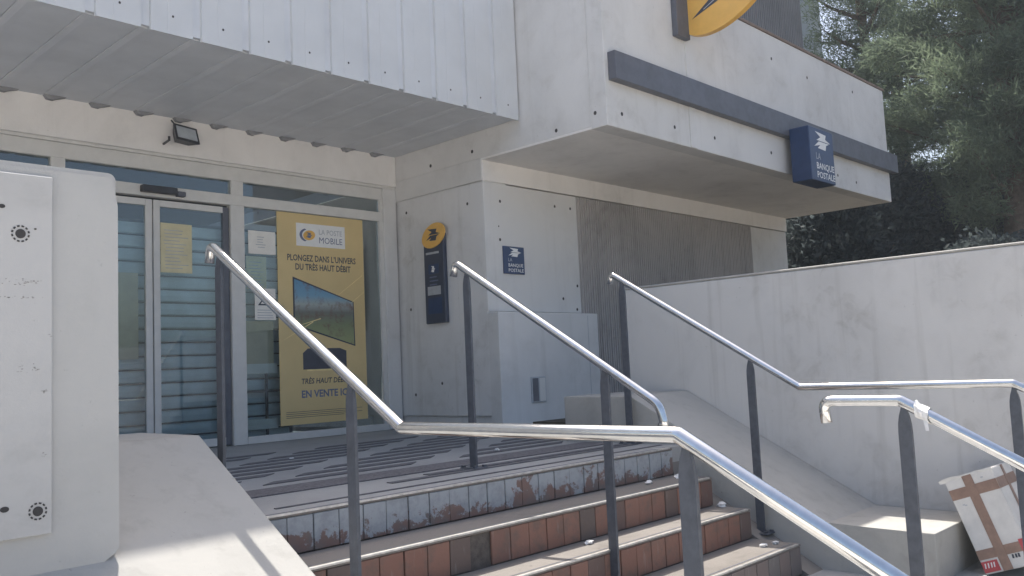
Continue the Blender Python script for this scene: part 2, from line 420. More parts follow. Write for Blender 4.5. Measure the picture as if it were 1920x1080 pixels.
# scuffs where the paint is scraped off the plate
for (x, z, wx, wz, n) in ((.895, .865, .07, .018, 26), (.88, .815, .10, .004, 18), (.935, .60, .015, .03, 8), (.895, .60, .015, .02, 5), (.955, .53, .012, .02, 8), (.955, .33, .01, .02, 4), (.97, .70, .01, .01, 2)):
    bm = bmesh.new()
    for i in range(n):
        cx, cz = x+rnd.gauss(0, wx*.4), z+rnd.gauss(0, wz*.4); a, b = rnd.uniform(.0015, .006), rnd.uniform(.0006, .0022)
        if cx > .977: continue
        ph = rnd.uniform(0, 3)
        prism(bm, [(cx+a*math.cos(q)*rnd.uniform(.6, 1), cz+b*math.sin(q+ph*.2)*rnd.uniform(.6, 1)) for q in [k*1.0472 for k in range(6)]], 1, -3.7668, -3.7655)
    finish('scuff', bm, SCUFF, pl)

rw = thing('retaining_wall', 'long grey painted concrete wall rising behind the handrails on the right', 'wall', (XW+.12, -6, ZG))
box('wall_body', XW, XW+.24, -11, YW, ZG+.01, ZW-.02, WALLG, rw, .006)
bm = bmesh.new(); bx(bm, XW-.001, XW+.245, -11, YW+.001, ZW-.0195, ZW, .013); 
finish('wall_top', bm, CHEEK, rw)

# ---------------------------------------------------------------- building
bld = thing('building', 'white concrete building with corrugated canopy, glass entrance and projecting balcony', 'building', (4, 3, 0))
FT = 4.20
# lintel over the glazing, jamb
box('lintel', -4, X1-.002, -.03, .25, 2.347, ZS+.03, CREAM, bld, .004)
box('lintel_joint', -4, X1-.002, -.012, .2, 2.322, 2.346, ALU, bld)
box('jamb', 5.225, X1-.002, -.018, .25, 0.004, 2.32, WHITE, bld, .004)
# facade left of the entrance (hidden behind the block) and the solid mass behind
box('wall', -4, 1.60, .0, .25, 0.004, 2.32, CREAM, bld)
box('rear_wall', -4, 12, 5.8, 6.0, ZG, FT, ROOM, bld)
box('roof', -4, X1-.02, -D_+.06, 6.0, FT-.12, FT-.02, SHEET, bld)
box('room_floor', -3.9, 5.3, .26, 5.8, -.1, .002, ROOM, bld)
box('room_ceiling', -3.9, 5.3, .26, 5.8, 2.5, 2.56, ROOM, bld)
# wall to the right: side face and front face
side = box('side_wall', X1+.012, X1+.3, -A_+.002, 5.8, .12, ZB+.02, PILLAR, bld)
plinth = box('plinth', X1+.035, X1+.3, -A_+.03, .2, .002, .119, PILLAR, bld)
pan = box('wall_panel', X1, X1+.011, -A_+.004, -.075, .125, 2.19, PILLAR, side, .003)
box('beam_face', X1-.004, X1+.3, -A_+.003, 5.8, 2.20, ZB+.02, WHITE, bld, .003)
def dot_hole(F, a, b, r, parent):
    fpoly('screw_hole', F, [(a+r*math.cos(k*.785), b+r*1.15*math.sin(k*.785)) for k in range(8)], .0002, HOLE, parent, .0015)
FS = Frame((X1, 0, 0), (0, -1, 0), (0, 0, 1))
for yy, z in ((.17, 2.07), (1.03, 2.02), (.19, 1.13), (.22, .32), (.60, .42), (.95, .20), (1.0, 1.0)): dot_hole(FS, yy, z, .013, pan)
front = box('front_wall', X1+.3, 11.10, -A_+.012, -.9, ZG, 2.19, CREAM, bld)
box('front_lintel', X1+.001, 11.12, -A_-.012, -.9, 2.20, ZB+.02, CREAM, bld, .003)
fp = box('front_panel', X1+.001, 6.665, -A_-.008, -A_+.011, 1.035, 2.188, WHITE, front, .004)
FF = Frame((0, -A_-.008, 0), (1, 0, 0), (0, 0, 1))
for x, z in ((5.59, 2.03), (6.34, 2.06), (6.40, 1.17), (6.60, 1.07), (5.56, 1.80), (5.57, 1.68), (6.57, 2.06), (6.62, 1.3)): dot_hole(FF, x, z, .013 if z != 1.80 else .007, fp)
box('front_panel', 10.13, 11.09, -A_-.008, -A_+.011, .1, 2.188, WHITE, front, .004)
lb = box('low_block', X1, 6.76, -1.36, -A_+.011, .002, 1.022, WHITE, bld, .006)
box('low_block_cap', 6.60, 6.606, -1.3615, -1.358, .004, 1.0, GREYP, lb)
v = box('vent', 5.755, 5.945, -1.372, -1.359, .215, .445, GREYP, lb, .003)
box('vent_flap', 5.768, 5.84, -1.376, -1.371, .228, .432, SLATE, v); box('vent_flap', 5.856, 5.932, -1.376, -1.371, .228, .432, ALU, v)
# ribbed concrete wall
def ribs(name, x0, x1, yf, z0, z1, mat, parent, pitch=.036, dep=.018):
    pts = [(x0, yf+.08)]; x = x0
    while x < x1-pitch:
        j = rnd.uniform(-.004, .004)
        pts += [(x, yf+dep), (x+pitch*.35, yf+dep), (x+pitch*.45, yf+j*.5), (x+pitch*.92, yf+j*.5)]; x += pitch
    pts += [(x1, yf+dep), (x1, yf+.08)]
    bm = bmesh.new(); prism(bm, pts, 2, z0, z1); return finish(name, bm, mat, parent)
ribs('ribbed_panel', 6.667, 10.128, -A_-.02, .06, 2.187, RIBBED, front)
# upper part: beam side, balcony
bal = box('balcony_front', X1, 11.15, -B_, -B_+.16, ZB, 3.80, WHITE, bld, .004)
box('balcony_side', X1+.001, X1+.16, -B_+.161, .2, ZB+.021, 3.80, WHITE, bld, .003)
box('balcony_side', 10.99, 11.149, -B_+.161, -A_, ZB+.021, 3.80, WHITE, bld, .003)
box('balcony_slab', X1+.004, 11.146, -B_+.155, -.8, ZB+.002, ZB+.2, CREAM, bld)
box('coping', 6.4, 11.17, -B_-.012, -B_+.18, 3.801, 3.83, BROWN, bal, .004)
box('band', 5.43, 11.26, -B_-.075, -B_+.001, 2.745, 2.972, SLATE, bal, .003)
box('joint_strip', 6.565, 6.665, -B_-.010, -B_+.001, ZB+.003, 2.744, WHITE, bal, .002); box('joint_strip', 6.565, 6.665, -B_-.010, -B_+.001, 2.973, 3.798, WHITE, bal, .002)
FB = Frame((0, -B_, 0), (1, 0, 0), (0, 0, 1))
for x, z in ((5.58, 2.50), (6.33, 2.52), (6.98, 2.53), (8.05, 2.55), (9.6, 2.52), (10.1, 2.5), (8.2, 3.55), (9.0, 3.52), (10.2, 3.6)): dot_hole(FB, x, z, .015, bal)
F2 = Frame((X1, 0, 0), (0, -1, 0), (0, 0, 1))
for yy, z in ((2.53, 2.50), (2.12, 2.45), (.55, 2.46), (1.12, 2.48)): dot_hole(F2, yy, z, .015, bal)
uw = box('upper_wall', 6.9, 10.99, -1.70, 2, ZB+.2, 5.6, RIBBLUE, bld)
ribs('ribbed_panel', 6.9, 10.99, -1.75, ZB+.25, 5.6, RIBBLUE, uw, .05, .02)
box('upper_roof', 6.7, 11.1, -1.9, 3, 5.601, 5.75, WHITE, bld)
# canopy: fascia pans and soffit pans
fas = box('fascia', -4, X1-.012, -D_+.012, -D_+.05, ZS+.012, FT, SOFFM, bld)
box('shadow_edge_cap', -4, X1-.010, -D_-.014, -D_+.07, FT+.001, FT+.02, SHEET, fas)  # unseen cap, added so the canopy's cast shadow gets a straight edge
xs = 5.37; i = 0
xe = [5.370, 5.056, 4.726, 4.401, 4.076, 3.754, 3.428, 3.113, 2.802, 2.470, 2.151, 1.836]
while xe[-1] > -3.6: xe.append(xe[-1]-.323)
for b, a in zip(xe, xe[1:]):
    bm = bmesh.new()
    prof = [(a+.052, -D_+.012), (a+.056, -D_-.006), ((a+b)/2-.006, -D_-.006), ((a+b)/2, -D_-.0045), ((a+b)/2+.006, -D_-.006), (b-.004, -D_-.006), (b, -D_+.012)]
    prism(bm, prof, 2, ZS-.012, FT); o = finish('panel', bm, SHEET, fas)
    Fp = Frame((0, -D_-.006, 0), (1, 0, 0), (0, 0, 1)); dot_hole(Fp, (a+b)/2+.03, ZS+.10, .007, fas)
sof = box('soffit', -4, X1-.012, -D_+.051, -.031, ZS+.014, ZS+.03, SOFFM, bld)
for b, a in zip(xe, xe[1:]):
    bm = bmesh.new()
    prism(bm, [(a+.006, ZS+.0135), (a+.010, ZS+.007), (a+.05, ZS+.0045), (a+.09, ZS+.007), (b, ZS+.007), (b+.004, ZS+.0135)], 1, -D_+.045, -.032); finish('panel', bm, SOFFM, sof)
    bm = bmesh.new(); prism(bm, [(a+.01, ZS+.006), (a+.03, ZS-.022), (a+.075, ZS-.026), (a+.10, ZS-.012), (a+.16, ZS+.006)], 1, -.075, -.0305); finish('rib_end', bm, RIBEND, sof)

# glazing: transom, door, shop window
fr = box('window_frame', 1.6, 5.224, -.004, .06, 2.205, 2.321, ALU, bld, .004)
box('transom_bar', 1.6, 5.224, -.006, .062, 1.995, 2.085, ALU, fr, .004)
for a, b in ((2.228, 2.326), (3.64, 3.748)):
    box('mullion', a, b, -.003, .058, 2.0851, 2.2049, ALU, fr)
for a, b in ((1.6, 2.228), (2.326, 3.64), (3.748, 5.19)):
    box('transom_pane', a+.001, b-.001, .022, .028, 2.086, 2.204, GLASS, fr)
box('mullion', 5.19, 5.2245, -.003, .058, 2.0851, 2.2049, ALU, fr)
box('mullion', 3.628, 3.752, -.010, .058, .002, 1.9945, ALU, fr, .003)
box('mullion', 5.176, 5.2243, -.005, .058, .002, 1.9945, ALU, fr)
box('window_sill', 3.7525, 5.1755, -.012, .058, .002, .062, ALU, fr, .003)
box('shop_pane', 3.7525, 5.1755, .020, .026, .0625, 1.9945, GLASS, fr)
def door(x0, x1, y):
    d = box('door', x0, x0+.052, y-.02, y+.02, .012, 1.975, ALU, bld, .003)
    box('stile', x1-.052, x1, y-.02, y+.02, .012, 1.975, ALU if x1 < 3.3 else SLATE, d, .003)
    box('door_rail', x0+.0525, x1-.0525, y-.019, y+.019, 1.925, 1.975, ALU, d); box('door_rail', x0+.0525, x1-.0525, y-.019, y+.019, .012, .075, ALU, d)
    box('pane', x0+.0525, x1-.0525, y-.003, y+.003, .0755, 1.9245, GLASS, d)
    return d
door(2.985, 3.622, .035); door(2.335, 2.975, .035); door(1.65, 2.325, .075)
# roller shutter behind the glass
sh = box('shutter', 1.6, 4.3, .195, .205, .003, 1.84, SHUTD, bld)
bm = bmesh.new()
prism(bm, [(.194, .004), (.172, .012), (.166, .05), (.172, .092), (.194, .099)], 0, -.5, .5)
me = bpy.data.meshes.new('slat'); bmesh.ops.recalc_face_normals(bm, faces=bm.faces[:]); bm.to_mesh(me); bm.free(); me.materials.append(SHUT)
for i in range(17):
    for (xa, xb) in ((1.62, 3.66), (3.70, 4.25)):
        o = bpy.data.objects.new('slat', me); o.location = ((xa+xb)/2, 0, .005+i*.107); o.scale = (xb-xa, 1, 1); link(o, sh)

# ---------------------------------------------------------------- things on the building
FG = Frame((0, .0, 0), (1, 0, 0), (0, 0, 1))
po = thing('poster', 'tall yellow advertising poster with tilted screen picture inside the shop window', 'poster', (4.54, .018, .12))
FP = Frame((0, .019, 0), (1, 0, 0), (0, 0, 1))
frect('sheet', FP, 4.075, .125, 4.995, 1.99, 0, POSTERY, po, .003)
frect('logo_box', FP, 4.268, 1.70, 4.786, 1.905, .003, WHITEP, po, .004)
oval(FP, 4.40, 1.80, .062, .045, .2, .0072, .001, YELLOW, 'logo_oval', po, 24)
bird(FP, 4.365, 1.775, .07, .05, .0084, INKB, po)
cr = [(4.385+.085*math.cos(R(a)), 1.80+.062*math.sin(R(a))) for a in range(110, 251, 14)] + [(4.395+.068*math.cos(R(a)), 1.80+.052*math.sin(R(a))) for a in range(250, 109, -14)]
fpoly('logo_crescent', FP, cr, .0072, INKB, po, .001)
text('lettering', FP, 'LA POSTE', 4.50, 1.815, .068, .0075, GREYP, po, .0, width=.25)
text('lettering', FP, 'MOBILE', 4.50, 1.735, .080, .0075, INKB, po, .0, width=.25)
text('lettering', FP, "PLONGEZ DANS L’UNIVERS", 4.17, 1.565, .078, .0035, INK, po, .022, width=.73)
text('lettering', FP, 'DU TRÈS HAUT DÉBIT', 4.25, 1.485, .078, .0035, INK, po, .022, width=.59)
fpoly('screen_bezel', FP, [(4.222, .99), (4.872, .80), (4.866, 1.21), (4.222, 1.42)], .003, INK, po, .003)
fpoly('screen', FP, [(4.236, 1.0), (4.860, .815), (4.855, 1.203), (4.236, 1.40)], .006, SCREEN, po, .001)
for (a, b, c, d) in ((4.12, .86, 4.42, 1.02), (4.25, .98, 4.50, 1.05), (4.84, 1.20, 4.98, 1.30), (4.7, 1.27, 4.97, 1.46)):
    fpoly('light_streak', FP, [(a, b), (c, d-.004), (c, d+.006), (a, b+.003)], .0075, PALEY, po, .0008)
fpoly('set_top_box', FP, [(4.31, .60), (4.77, .60), (4.77, .76), (4.70, .785), (4.36, .785), (4.31, .745)], .003, INK, po, .002)
frect('set_top_box_glow', FP, 4.35, .585, 4.80, .60, .003, PALEY, po, .002)
text('lettering', FP, 'TRÈS HAUT DÉBIT', 4.285, .475, .066, .0035, INK, po, .02, shear=.15, width=.50)
text('lettering', FP, 'EN VENTE ICI', 4.285, .355, .088, .0035, INKB, po, .03, width=.50)
for k in range(4): frect('small_print', FP, 4.13, .185+k*.016, 4.13+(.80, .72, .80, .6)[3-k], .189+k*.016, .0032, INK, po, .0006)
def sheet(x0, x1, z0, z1, y, label, mat=PAPER, extra=None, name='paper_notice'):
    t = thing(name, label, 'notice', ((x0+x1)/2, y, z0)); F = Frame((0, y, 0), (1, 0, 0), (0, 0, 1))
    frect('sheet', F, x0, z0, x1, z1, 0, mat, t, .0015)
    if extra: extra(F, t)
    return t
def lines(x0, x1, z0, z1, n, mat=GREYP, seed=1):
    r = random.Random(seed)
    def f(F, t):
        for i in range(n):
            z = z1-(i+.7)*(z1-z0)/n; a = x0+r.uniform(0, .02); b = x1-r.uniform(0, (x1-x0)*.45)
            frect('print_line', F, a, z, b, z+.006, .0016, mat, t, .0005)
    return f
sheet(3.045, 3.305, 1.405, 1.80, .031, 'yellowed paper notice taped inside the sliding door', PAPERY, lines(3.07, 3.28, 1.43, 1.76, 12, GREYP, 3))
sheet(3.80, 4.06, 1.60, 1.80, .0195, 'white paper notice at the top left of the shop window', PAPER, lines(3.87, 3.99, 1.65, 1.76, 5, GREYP, 5))
def tri(F, t):
    fpoly('warning_mark', F, [(3.88, 1.16), (4.03, 1.16), (3.955, 1.25)], .0016, INK, t, .0005); fpoly('warning_mark', F, [(3.905, 1.172), (4.005, 1.172), (3.955, 1.232)], .0022, PAPER, t, .0005)
    for i in range(4): frect('print_line', F, 3.875, 1.05+i*.022, 4.03-.01*i, 1.056+i*.022, .0016, GREYP, t, .0005)
sheet(3.85, 4.05, 1.035, 1.305, .0195, 'white warning notice with triangle at the left of the yellow poster', PAPER, tri)
sheet(3.80, 3.99, 1.30, 1.585, .06, 'pale yellowed sheet between two white notices in the shop window', PAPERY, lines(3.82, 3.97, 1.33, 1.55, 8, GREYP, 9))
sheet(3.775, 4.07, .64, 1.03, .10, 'beige display board standing low in the shop window', BEIGE, None, 'display_board')
sheet(2.70, 2.905, .73, 1.40, .12, 'beige poster board behind the left door pane', BEIGE, None, 'display_board')
rk = thing('brochure_rack', 'low brochure rack with pale shelves behind the shop window', 'rack', (3.93, .14, .02))
for z in (.11, .42, .58): box('shelf', 3.765, 4.09, .08, .19, z, z+.085 if z != .42 else z+.02, PAPER if z != .42 else BLACKP, rk)
box('upright', 3.99, 4.01, .10, .12, .004, .64, BLACKP, rk); box('upright', 3.77, 3.785, .10, .12, .004, .64, BLACKP, rk)

se = thing('door_sensor', 'dark motion sensor bar fixed above the sliding door', 'sensor', (3.04, -.01, 2.01))
box('housing', 2.868, 3.15, -.065, -.0065, 2.018, 2.072, BLACKP, se, .008, 2); box('eye', 3.1505, 3.222, -.055, -.0065, 2.010, 2.05, SLATE, se, .006)

fl = thing('floodlight', 'small black floodlight on the lintel above the entrance', 'lamp', (3.17, -.03, 2.4))
bm = bmesh.new()
def loft(bm, A, B):
    va = [bm.verts.new(p) for p in A]; vb = [bm.verts.new(p) for p in B]; bm.faces.new(va); bm.faces.new(vb[::-1])
    for i in range(4): bm.faces.new((va[i], va[(i+1) % 4], vb[(i+1) % 4], vb[i]))
M = Matrix.Translation((3.17, -.12, 2.475)) @ Matrix.Rotation(R(-22), 4, 'X') @ Matrix.Rotation(R(8), 4, 'Z')
q = lambda x, y, z: M @ Vector((x, y, z))
loft(bm, [q(-.105, -.05, -.075), q(.105, -.05, -.075), q(.105, -.05, .075), q(-.105, -.05, .075)], [q(-.06, .04, -.04), q(.06, .04, -.04), q(.06, .04, .04), q(-.06, .04, .04)])
finish('housing', bm, BLACKP, fl)
bm = bmesh.new(); loft(bm, [q(-.085, -.056, -.052), q(.085, -.056, -.052), q(.085, -.056, .052), q(-.085, -.056, .052)], [q(-.085, -.049, -.052), q(.085, -.049, -.052), q(.085, -.049, .052), q(-.085, -.049, .052)])
finish('lens', bm, LENS, fl)
bm = bmesh.new(); tube(bm, [(3.05, -.028, 2.42), (3.05, -.13, 2.43), (3.05, -.13, 2.46)], .010, 6); finish('bracket', bm, BLACKP, fl)
bm = bmesh.new(); tube(bm, [(3.16, -.10, 2.53), (3.14, -.05, 2.58), (3.11, -.04, 2.622)], .006, 6); finish('cable', bm, BLACKP, fl)

# vertical totem sign on the side wall
ts = thing('wall_sign', 'tall dark sign with orange oval emblem fixed to the shaded side wall', 'sign', (X1-.02, -.6, .97))
FT2 = Frame((X1-.012, 0, 0), (0, -1, 0), (0, 0, 1))
bm = bmesh.new(); bx(bm, X1-.045, X1-.001, -.735, -.455, .972, 1.80, .006); finish('panel', bm, NAVY2, ts)
FT3 = Frame((X1-.046, 0, 0), (0, -1, 0), (0, 0, 1))
oval(FT3, .612, 1.785, .155, .115, .35, .0, .012, YELLOW, 'emblem_oval', ts)
bird(FT3, .52, 1.735, .19, .115, .0122, INK, ts)
frect('panel_line', FT3, .49, 1.615, .67, 1.635, .0, GREYP, ts); 
for z, w_ in ((1.395, .10), (1.36, .12), (1.325, .10)): frect('panel_line', FT3, .53, z, .53+w_, z+.012, .0, INKB, ts)
frect('blue_tab', FT3, .52, 1.43, .66, 1.52, .0, NAVY, ts, .002); bird(FT3, .555, 1.445, .06, .06, .0022, WHITEP, ts)
frect('label_strip', FT3, .50, 1.235, .68, 1.315, .0, GREYP, ts)
frect('lower_tab', FT3, .50, 1.06, .69, 1.21, .0, NAVY, ts)

# flat blue plate sign
bs = thing('wall_sign', 'small square blue plate sign on the white wall panel', 'sign', (5.725, -A_-.02, 1.37))
box('plate', 5.592, 5.862, -A_-.024, -A_-.0085, 1.375, 1.625, NAVY, bs, .003)
FBS = Frame((0, -A_-.0242, 0), (1, 0, 0), (0, 0, 1))
bird(FBS, 5.655, 1.532, .165, .08, 0, WHITEP, bs)
text('lettering', FBS, 'LA', 5.645, 1.488, .046, .0008, GREYP, bs, 0)
text('lettering', FBS, 'BANQUE', 5.645, 1.440, .043, .0008, WHITEP, bs, .006, width=.19)
text('lettering', FBS, 'POSTALE', 5.645, 1.394, .043, .0008, WHITEP, bs, .006, width=.195)

# box sign on the balcony band
sg = thing('box_sign', 'blue box sign with white bird and lettering hung on the balcony band', 'sign', (8.6, -2.8, 2.27))
box('box', 8.31, 8.86, -2.93, -2.721, 2.265, 2.815, NAVY, sg, .006)
FSG = Frame((0, -2.9305, 0), (1, 0, 0), (0, 0, 1))
bird(FSG, 8.42, 2.60, .36, .175, 0, WHITEP, sg)
text('lettering', FSG, 'LA', 8.43, 2.490, .095, .001, GREYP, sg, .0)
text('lettering', FSG, 'BANQUE', 8.43, 2.392, .092, .001, WHITEP, sg, .012, width=.40)
text('lettering', FSG, 'POSTALE', 8.43, 2.300, .092, .001, WHITEP, sg, .012, width=.41)

# projecting oval sign
ov = thing('projecting_sign', 'large yellow oval sign with dark arrow emblem projecting above the balcony', 'sign', (6.6, -2.7, 3.34))
box('mount', 6.385, 6.585, -2.70, -2.6455, 3.335, 4.05, SLATE, ov, .004)
FO = Frame((6.60, 0, 0), (0, -1, 0), (0, 0, 1))
oval(FO, 3.08, 3.685, .42, .345, .6, -.03, .06, YELLOW, 'oval_plate', ov, 56)
fpoly('arrow_emblem', FO, [(2.74, 3.505), (3.02, 3.60), (3.13, 3.60), (3.20, 3.66), (3.35, 3.74), (3.02, 3.70)], .0305, INK, ov, .003)
fpoly('arrow_emblem', FO, [(2.86, 3.555), (3.10, 3.668), (3.10, 3.676), (2.86, 3.562)], .034, GREYP, ov, .002)
fpoly('arrow_emblem', FO, [(2.85, 3.93), (3.22, 3.88), (3.26, 3.80), (3.52, 3.76), (2.95, 3.725), (3.08, 3.80)], .0305, INK, ov, .003)
box('arm', 6.585, 6.615, -2.72, -2.55, 3.60, 3.64, SLATE, ov); 

# ---------------------------------------------------------------- handrails
YP, ZP, YK1, YK2, ZK, RS = -3.161, 1.09, -4.381, -5.458, .352, .021
SLO = (ZP-ZK)/(YP-YK1)
def post(parent, x, y, ztop, zbase, plate=True):
    bm = bmesh.new()
    wd, th = .024, .007
    prof = [(y+wd, zbase), (y+wd, ztop-.085), (y+wd*.93, ztop-.055), (y+wd*.72, ztop-.027), (y+wd*.42, ztop-.004), (y+wd*.3, ztop+.010), (y-wd*.3, ztop+.010), (y-wd*.42, ztop-.004), (y-wd*.72, ztop-.027), (y-wd*.93, ztop-.055), (y-wd, ztop-.085), (y-wd, zbase)]
    prism(bm, prof, 0, x-th, x+th)
    p = finish('post', bm, POST, parent)
    if plate:
        bm = bmesh.new(); bx(bm, x-.05, x+.05, y-.06, y+.06, zbase+.0005, zbase+.009, .002)
        for sx, sy in ((-.035, -.045), (.035, -.045), (-.035, .045), (.035, .045)): bx(bm, x+sx-.009, x+sx+.009, y+sy-.009, y+sy+.009, zbase+.009, zbase+.02)
        finish('base_plate', bm, POST, p)
    return p
def rail(name, label, x, path, posts):
    t = thing(name, label, 'handrail', (x, posts[0][0], posts[0][2]), 'handrails on the steps')
    bm = bmesh.new(); tube(bm, fillet([(x, y, z) for y, z in path], [.04 if abs(path[max(i-1, 0)][0]-p[0]) < .04 or abs(path[min(i+1, len(path)-1)][0]-p[0]) < .04 else .007 for i, p in enumerate(path)], 6), RS, 18); finish('rail', bm, STEEL, t, True)
    for y, zt_, zb_ in posts: post(t, x, y, zt_-RS, zb_)
    return t
zs0 = ZP+SLO*(.062)
zr = lambda y: ZP+SLO*(y-YP)
LO = .56
rail('handrail', 'nearest long steel handrail with dark posts crossing in front of the steps', 1.858,
     [(-3.075, zs0-.075), (-3.090, zs0+.006), (YK1, ZK), (YK2, ZK), (-6.75, ZK-LO*1.292)], [(-3.161, ZP, 0), (-4.10, zr(-4.10), -3*R_), (-5.48, ZK-.012, ZM), (-6.45, ZK-LO*.992, ZG)])
rail('handrail', 'upper middle steel handrail with hooked ends on dark posts', 3.314,
     [(-3.070, zs0-.07), (-3.090, zs0+.006), (-4.40, zr(-4.40)), (-4.425, zr(-4.40)-.085), (-4.405, zr(-4.40)-.10)], [(-3.175, zr(-3.175), 0), (-4.10, zr(-4.10), -3*R_)])
mlow = rail('handrail', 'short middle steel handrail with hooked start beside the cardboard box', 3.314,
     [(-5.175, ZK-.085), (-5.165, ZK), (YK2, ZK), (-6.75, ZK-LO*1.292)], [(-5.47, ZK-.008, ZM), (-6.45, ZK-LO*.992, ZG)])
rail('handrail', 'farthest steel handrail running beside the grey retaining wall', 4.735,
     [(-3.075, zs0-.06), (-3.095, zs0+.004), (YK1, ZK), (YK2-.012, ZK), (-6.75, ZK-LO*1.28)], [(-3.175, zr(-3.175), 0), (-4.08, zr(-4.08), -.49), (-5.47, ZK-.008, ZM), (-6.45, ZK-LO*.992, ZG)])
# torn tape round the short middle rail
tp = thing('torn_tape', 'scrap of torn white tape wound round the short middle handrail', 'tape', (3.314, -5.53, .25))
bm = bmesh.new()
dz = lambda y: ZK+LO*(y-YK2)
n = 14
rings = []
for i in range(6):
    y = -5.515-i*.009; r0 = RS+.004+(.004 if i in (0, 6) else 0)
    rings.append([bm.verts.new((3.314+(r0+rnd.uniform(0, .007))*math.cos(2*math.pi*k/n), y+rnd.uniform(-.003, .003), dz(y)+(r0+rnd.uniform(0, .007))*math.sin(2*math.pi*k/n))) for k in range(n)])
for a, b in zip(rings, rings[1:]):
    for k in range(n): bm.faces.new((a[k], a[(k+1) % n], b[(k+1) % n], b[k]))
a = [bm.verts.new(p) for p in ((3.296, -5.538, dz(-5.538)-.012), (3.296, -5.556, dz(-5.556)-.012), (3.285, -5.562, dz(-5.56)-.05), (3.287, -5.55, dz(-5.55)-.055))]; bm.faces.new(a)
finish('tape', bm, DROP, tp)

# ---------------------------------------------------------------- cardboard box
xb0, xb1 = 5.10, 5.42
FC = None
t0 = thing('cardboard_box', 'white cardboard box with brown tape cross leaning at the end of the stair wall', 'box', (5.26, -5.2, ZM))
th = R(19.5)
BL = Vector((0, -5.160, ZM+.002))
uu = Vector((0, -math.cos(th), math.sin(th))); vv = Vector((0, math.sin(th), math.cos(th)))
Wb, Hb = .255, .505
def bp(x, a, b): p = BL+uu*a+vv*b; return (x, p.y, p.z)
bm = bmesh.new()
vsb = [bm.verts.new(bp(x, a, b)) for x in (xb0, xb1) for a in (0, Wb) for b in (0, Hb)]
for f in [(0, 1, 3, 2), (4, 6, 7, 5), (0, 4, 5, 1), (2, 3, 7, 6), (0, 2, 6, 4), (1, 5, 7, 3)]: bm.faces.new([vsb[i] for i in f])
bmesh.ops.bevel(bm, geom=bm.edges[:], offset=.005, segments=2, affect='EDGES')
finish('carton', bm, CARD, t0)
FM = Frame(bp(xb0, 0, 0), uu, vv)                 # face towards the steps
FR = Frame(bp(xb0, Wb, 0), (1, 0, 0), vv)         # face towards the street
frect('tape', FM, 0.001, .395, Wb-.001, .45, .0003, TAPE, t0, .0012); frect('tape', FM, .095, .002, .145, Hb-.001, .0018, TAPE, t0, .0012)
frect('tape', FM, .001, .075, Wb-.001, .125, .0003, TAPE, t0, .0012)
frect('tape', FR, .001, .395, xb1-xb0-.001, .45, .0003, TAPE, t0, .0012); frect('tape', FR, .145, .002, .18, Hb-.001, .0018, TAPE, t0, .0012)
frect('print_block', FM, .002, .008, .085, .065, .0003, REDP, t0, .001); frect('print_block', FM, .225, .06, Wb-.002, .135, .0018, REDP, t0, .001)
for a in (.012, .028, .044, .058): fpoly('print_mark', FM, [(a, .03), (a+.006, .03), (a+.012, .055), (a+.005, .055)], .0014, WHITEP, t0, .0006)
for a in (.162, .178, .192): fpoly('print_mark', FM, [(a, .052), (a+.01, .05), (a+.012, .07), (a+.003, .072)], .0014, INK, t0, .0006)
for a, b in ((.04, .36), (.185, .47), (.05, .355)): frect('print_mark', FM, a, b, a+.012, b+.006, .0004, GREYP, t0, .0006)
# torn top flap edge
bm = bmesh.new(); pts = [bp(xb0-.004+rnd.uniform(-.004, .004), a*Wb/9, Hb+rnd.uniform(.003, .012)) for a in range(-1, 10)]; lo = [bp(xb0+.001, a*Wb/9, Hb-.012) for a in range(-1, 10)]
A = [bm.verts.new(p) for p in pts]; B = [bm.verts.new(p) for p in lo]
for i in range(10): bm.faces.new((A[i], A[i+1], B[i+1], B[i]))
finish('flap_edge', bm, CARD, t0)

# ---------------------------------------------------------------- litter
def litter(x, y, z, s, label):
    bm = bmesh.new(); bmesh.ops.create_icosphere(bm, subdivisions=2, radius=s)
    for v in bm.verts:
        k = rnd.uniform(.45, 1.25); v.co = Vector((v.co.x*k*1.3, v.co.y*k, max(-s*.4, v.co.z*k*.6)))
    mz = min(v.co.z for v in bm.verts)
    for v in bm.verts: v.co += Vector((x, y, z-mz))
    o = finish('crumpled_paper', bm, DROP); tag(o, label, 'litter', 'paper scraps on the steps'); return o
litter(4.22, YN-.05-.06, -R_, .022, 'crumpled white paper on the second tread near the rail post')
litter(4.50, YN-.13, -R_, .026, 'crumpled white paper at the right end of the second tread')
litter(4.60, YN-T_-.06, -2*R_, .028, 'crumpled white paper at the right end of the third tread')
litter(3.36, YN-T_-.07, -2*R_, .020, 'small paper scrap on the third tread behind the middle post')
litter(4.44, YN-2*T_-.12, -3*R_, .020, 'left one of two paper scraps on the lowest visible tread')
litter(4.54, YN-2*T_-.14, -3*R_, .018, 'right one of two paper scraps on the lowest visible tread')
litter(4.05, -2.62, .006, .018, 'small white paper scrap lying on the dark band of the landing')
litter(3.2, -1.55, .0, .012, 'tiny paper scrap lying on the landing before the shop window')

